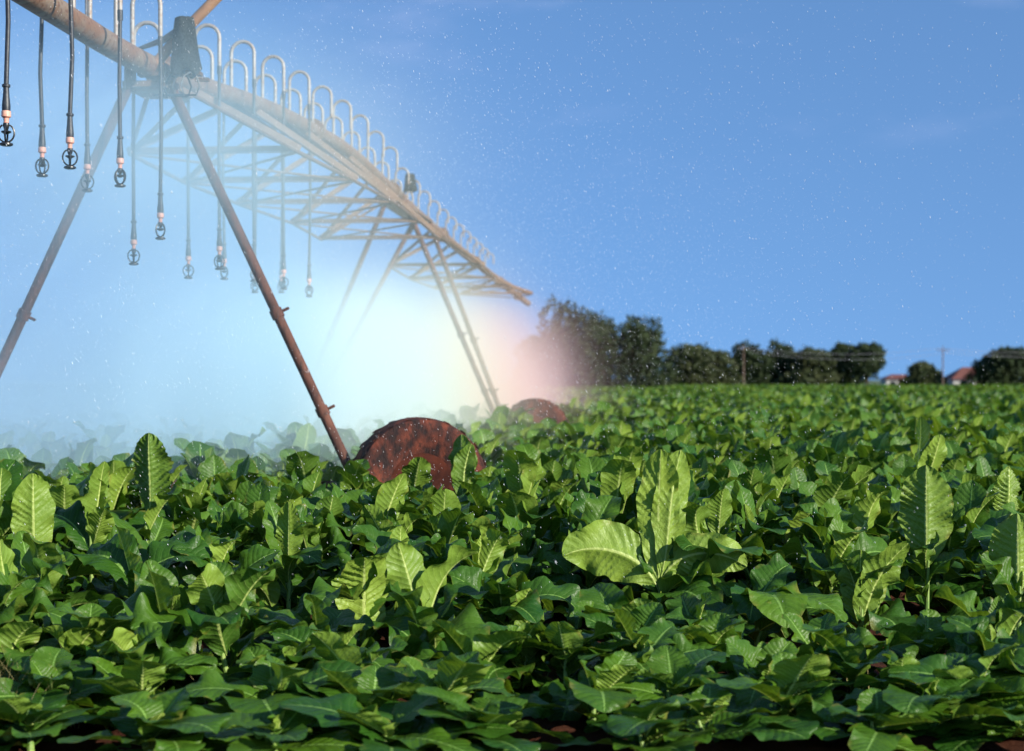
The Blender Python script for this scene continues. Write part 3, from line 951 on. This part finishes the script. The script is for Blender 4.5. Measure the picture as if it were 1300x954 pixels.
# ------------------------------------------------------------------ dry grass and weeds at the field edge
def blades(n, region, hmin, hmax, wd, mat, name, seed):
    r = np.random.default_rng(seed)
    Vs, Fs = [], []
    b = 0
    for i in range(n):
        x, y = region(r)
        h = r.uniform(hmin, hmax); a = r.uniform(0, 6.28); ln = r.uniform(.1, .7) * h; w_ = wd * r.uniform(.6, 1.3)
        c, s_ = math.cos(a), math.sin(a)
        pv = []
        for k in range(4):
            t = k / 3
            px, py, pz = x + c * ln * t * t, y + s_ * ln * t * t, h * t * (1 - .15 * t)
            ww = w_ * (1 - t * .9)
            pv += [(px - s_ * ww, py + c * ww, pz), (px + s_ * ww, py - c * ww, pz)]
        Vs += pv
        for k in range(3): Fs.append((b + 2 * k, b + 2 * k + 1, b + 2 * k + 3, b + 2 * k + 2))
        b += 8
    me = bpy.data.meshes.new(name); me.from_pydata(Vs, [], Fs); me.materials.append(mat)
    return link(name, me)
M_DRY = simple_mat('dry_grass', (.30, .24, .10), (.16, .20, .06), 3, .8, bump=0, coords='Object')
M_WEED = simple_mat('weeds', (.03, .07, .012), (.06, .11, .02), 3, .7, bump=0, coords='Object')
def reg_dry(r):
    if r.random() < .75: return (-2.2 + r.normal(0, .16), 6.95 + r.normal(0, .14))
    return (r.uniform(-4, 4), 7.0 + abs(r.normal(0, .5)))
tag(blades(560, reg_dry, .08, .36, .0024, M_DRY, 'dry_grass', 3), 'thin straw-coloured grass along the edge of the field', 'grass', kind='stuff')
tag(blades(420, lambda r: (r.uniform(-4, 4), 7.5 + r.normal(0, .35)), .02, .09, .008, M_WEED, 'weeds', 4), 'small green weeds between the front plants', 'weeds', kind='stuff')

# ------------------------------------------------------------------ water: drops and mist
M_DROP, nt, nn, ll = newmat('water_drop')
out = N(nt, 'ShaderNodeOutputMaterial'); p = N(nt, 'ShaderNodeBsdfPrincipled')
p.inputs['Base Color'].default_value = (.93, .96, 1, 1); p.inputs['Roughness'].default_value = .12
p.inputs['Specular IOR Level'].default_value = .9; p.inputs['IOR'].default_value = 1.33
ll.new(p.outputs[0], out.inputs[0])
def drops(n, seed):
    r = np.random.default_rng(seed)
    n2 = n // 6
    P = np.concatenate([np.stack([r.uniform(-9, 9, n2), r.uniform(6.0, 22, n2), r.uniform(.4, 6.5, n2)], -1),
                        np.stack([-4.33 + r.normal(.6, 3.0, n - n2), r.uniform(8, 34, n - n2), r.uniform(.4, 4.6, n - n2)], -1)])
    P[n2:, 0] += P[n2:, 1] * .0885
    s = (r.uniform(.0005, .0012, n) * (1 + .6 * r.random(n) ** 4))[:, None]
    ax = np.array([.34, .1, -1]) + r.normal(0, .13, (n, 3)); ax /= np.linalg.norm(ax, axis=1)[:, None]
    e1 = np.cross(ax, [0, 1, .2]); e1 /= np.linalg.norm(e1, axis=1)[:, None]; e2 = np.cross(ax, e1)
    el = r.uniform(4.0, 8.0, n)[:, None]
    V = np.stack([P + ax * s * el, P + e1 * s, P + e2 * s, P - e1 * s, P - e2 * s, P - ax * s * el], 1).reshape(-1, 3)
    F0 = np.array([[0, 1, 2], [0, 2, 3], [0, 3, 4], [0, 4, 1], [5, 2, 1], [5, 3, 2], [5, 4, 3], [5, 1, 4]])
    F = (F0[None] + (np.arange(n) * 6)[:, None, None]).reshape(-1, 3)
    return mesh_np('spray_droplets', V, F, None, None, M_DROP)
dr = link('spray_droplets', drops(64000, 5))
tag(dr, 'bright water droplets falling through the air over the crop', 'water drops', kind='stuff')

MIST_SIGMA = .235
M_MIST, nt, nn, ll = newmat('spray_mist')
out = N(nt, 'ShaderNodeOutputMaterial')
tc = N(nt, 'ShaderNodeTexCoord'); sx = N(nt, 'ShaderNodeSeparateXYZ'); ll.new(tc.outputs['Object'], sx.inputs[0])
ux, uy, uz = sx.outputs
nz = noise(nt, .42, 3, tc.outputs['Object'])
mpv = N(nt, 'ShaderNodeMapping'); mpv.inputs['Scale'].default_value = (1.0, 1.0, .22); mpv.inputs['Rotation'].default_value = (0, .25, 0)
ll.new(tc.outputs['Object'], mpv.inputs[0])
nz2 = noise(nt, 1.25, 2, mpv.outputs[0])   # curtains of falling spray
uw = math_n(nt, 'ADD', ux, math_n(nt, 'MULTIPLY', math_n(nt, 'SUBTRACT', nz, .5), 1.6))
gr = math_n(nt, 'DIVIDE', math_n(nt, 'MAXIMUM', uw, 0.0), 1.5)
gl = math_n(nt, 'DIVIDE', math_n(nt, 'MINIMUM', uw, 0.0), 5.5)
fx = math_n(nt, 'EXPONENT', math_n(nt, 'MULTIPLY', math_n(nt, 'ADD', math_n(nt, 'MULTIPLY', gr, gr), math_n(nt, 'MULTIPLY', gl, gl)), -1.0))
uyl = math_n(nt, 'SUBTRACT', uy, math_n(nt, 'MULTIPLY', math_n(nt, 'MINIMUM', ux, 0.0), 2.0))
fy = math_n(nt, 'MULTIPLY', maprange(nt, uyl, -1.5, 4.5, 0, 1), maprange(nt, uy, 19, 41, 1, 0))
uzw = math_n(nt, 'ADD', uz, math_n(nt, 'MULTIPLY', math_n(nt, 'SUBTRACT', nz, .5), 1.6))
fz = math_n(nt, 'ADD', maprange(nt, uzw, 1.7, 3.8, 1, 0), maprange(nt, uzw, .8, 2.4, .9, 0))
dens = math_n(nt, 'MULTIPLY', math_n(nt, 'MULTIPLY', fx, fy), fz)
dens = math_n(nt, 'MULTIPLY', dens, maprange(nt, nz2, .32, .68, .3, 1.7, 'LINEAR'))
# finer puff thrown by the sprinklers nearest the tower
px_ = math_n(nt, 'DIVIDE', math_n(nt, 'ADD', ux, .2), 1.7); pz_ = math_n(nt, 'DIVIDE', math_n(nt, 'SUBTRACT', uz, 3.35), .8); py_ = math_n(nt, 'DIVIDE', math_n(nt, 'ADD', uy, .2), 2.3)
q = math_n(nt, 'ADD', math_n(nt, 'ADD', math_n(nt, 'MULTIPLY', px_, px_), math_n(nt, 'MULTIPLY', pz_, pz_)), math_n(nt, 'MULTIPLY', py_, py_))
puff = math_n(nt, 'MULTIPLY', math_n(nt, 'EXPONENT', math_n(nt, 'MULTIPLY', q, -1.0)), 1.7)
dens = math_n(nt, 'MULTIPLY', math_n(nt, 'ADD', dens, puff), MIST_SIGMA)
vr = N(nt, 'ShaderNodeValToRGB')     # rainbow light painted into the mist's own colour, fixed by position along the pipe
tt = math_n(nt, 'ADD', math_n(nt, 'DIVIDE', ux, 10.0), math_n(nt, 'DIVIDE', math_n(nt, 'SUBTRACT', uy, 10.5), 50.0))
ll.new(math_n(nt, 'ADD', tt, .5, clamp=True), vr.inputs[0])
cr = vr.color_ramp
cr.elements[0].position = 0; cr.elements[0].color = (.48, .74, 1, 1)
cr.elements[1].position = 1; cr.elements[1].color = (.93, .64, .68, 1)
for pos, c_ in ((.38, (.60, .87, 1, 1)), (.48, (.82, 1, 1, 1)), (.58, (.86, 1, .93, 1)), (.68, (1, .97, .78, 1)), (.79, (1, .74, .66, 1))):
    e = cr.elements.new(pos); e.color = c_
vs_ = N(nt, 'ShaderNodeVolumePrincipled'); vs_.inputs['Anisotropy'].default_value = -.3
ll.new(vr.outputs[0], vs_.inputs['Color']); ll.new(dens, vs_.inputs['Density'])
ll.new(vs_.outputs[0], out.inputs['Volume'])
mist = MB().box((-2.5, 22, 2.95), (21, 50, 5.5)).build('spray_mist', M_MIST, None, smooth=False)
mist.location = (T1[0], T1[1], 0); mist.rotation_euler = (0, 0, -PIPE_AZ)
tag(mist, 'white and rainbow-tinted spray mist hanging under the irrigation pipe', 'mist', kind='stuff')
